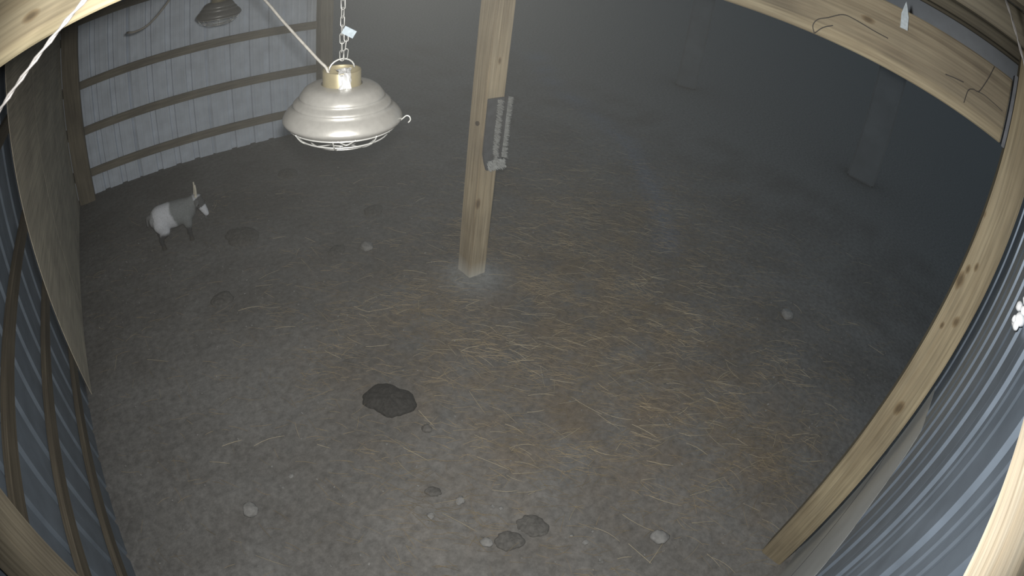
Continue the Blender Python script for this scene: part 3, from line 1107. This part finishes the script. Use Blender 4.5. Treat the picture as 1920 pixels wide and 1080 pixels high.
for i, v in enumerate(gme.vertices):
    p = v.co
    n = noise.noise(p * 14) * 0.02 + noise.noise(p * 40) * 0.008
    edge = -0.035 + 0.30 * max(0, 0.30 - p.z) + n
    t = max(0, min(1, (edge - p.x) / 0.018 + 0.5))
    c = GRY.lerp(WHT, t)
    if p.z < 0.155 + n:
        c = c.lerp(DRK, min(1, (0.155 + n - p.z) / 0.03))
    if p.x < -0.205 + n:
        c = c.lerp(GRY, 0.6)
    fx = (p.x - 0.222) * 0.365 + (p.y + 0.025) * -0.547 + (p.z - 0.330) * -0.757  # distance down the face
    if p.x > 0.178 and p.z > 0.195 and p.x - 0.5 * p.y > 0.186:
        c = c.lerp(DRK, min(1, (p.x - 0.175) / 0.025) * 0.8)
        if fx < -0.012 + n * 0.4:
            c = MID.lerp(WHT, 0.5)
        if fx > 0.072 + n * 0.4:
            c = WHT.copy()
    ga.data[i].color = (c.x, c.y, c.z, 1)
M_COAT = attr_mat('goat_coat', 'coat', rough=0.95, nscale=90, var=0.18, bump=0.35, bdist=0.006)
link('body', gme, M_COAT, gt, True)
for s in (-1, 1):
    tube('horn', [(0.208, -0.018 + 0.022 * s, 0.367), (0.213, -0.018 + 0.026 * s, 0.40), (0.216, -0.018 + 0.030 * s, 0.44), (0.216, -0.018 + 0.033 * s, 0.480)], [0.0145 - 0.0085 * k / 15 for k in range(16)], M_HORN, gt, per=5, sides=8)
    bm = bmesh.new()
    bmesh.ops.create_icosphere(bm, subdivisions=2, radius=1)
    for v in bm.verts:
        w_ = 1 - 0.55 * max(0, v.co.y)
        v.co = Vector((v.co.x * 0.022 * w_, v.co.y * 0.045, v.co.z * 0.007))
    e = link('ear', bm_mesh('ear', bm), M_EAR, gt, True, (0.200, -0.015 + 0.078 * s, 0.337))
    e.rotation_euler = (0.25 * s, 0.15, (0 if s > 0 else PI) + 0.25 * s)
    bm = bmesh.new()
    bmesh.ops.create_uvsphere(bm, u_segments=12, v_segments=8, radius=0.010)
    ex, ey = 0.838 * 0.040 * s, 0.545 * 0.040 * s
    link('eye', bm_mesh('eye', bm), M_EYE, gt, True, (0.245 + ex * 0.95, -0.052 + ey * 0.95, 0.307))
    for x in (0.104, -0.160):
        bm = bmesh.new()
        bmesh.ops.create_cone(bm, cap_ends=True, segments=10, radius1=0.023, radius2=0.0185, depth=0.04)
        h = link('hoof', bm_mesh('hoof', bm), M_HOOF, gt, False, (x, (0.060 if x > 0 else 0.064) * s, 0.026))
        h['label'] = 'dark hoof'
tube('tail', [(-0.215, 0, 0.30), (-0.243, 0, 0.30), (-0.256, 0, 0.265), (-0.258, 0, 0.225)], [0.02, 0.022, 0.022, 0.02, 0.019, 0.017, 0.014, 0.012, 0.01, 0.008, 0.007, 0.006, 0.005], M_EAR, gt, per=4, sides=8)
tube('beard', [(0.262, -0.090, 0.214), (0.260, -0.090, 0.194), (0.256, -0.088, 0.172)], [0.011, 0.010, 0.009, 0.008, 0.006, 0.005, 0.003], M_EAR, gt, per=3, sides=6)

# ------------------------------------------------------------------ haze: thin dust hanging in the barn air
hm = bpy.data.materials.new('dusty_air')
hm.use_nodes = True
nt = hm.node_tree
nt.nodes.remove(nt.nodes['Principled BSDF'])
vs = nt.nodes.new('ShaderNodeVolumeScatter')
vs.inputs['Color'].default_value = (0.95, 0.93, 0.86, 1)
vs.inputs['Density'].default_value = 0.0017
vs.inputs['Anisotropy'].default_value = 0.0
nt.links.new(vs.outputs[0], nt.nodes['Material Output'].inputs['Volume'])
bm = bmesh.new()
bmesh.ops.create_cube(bm, size=1)
for v in bm.verts:
    v.co = Vector((8 + v.co.x * 30, 8 + v.co.y * 30, 2.6 + v.co.z * 6))
hz = link('haze', bm_mesh('haze', bm), hm)
tag(hz, 'thin dusty haze filling the barn air', 'haze', kind='stuff')
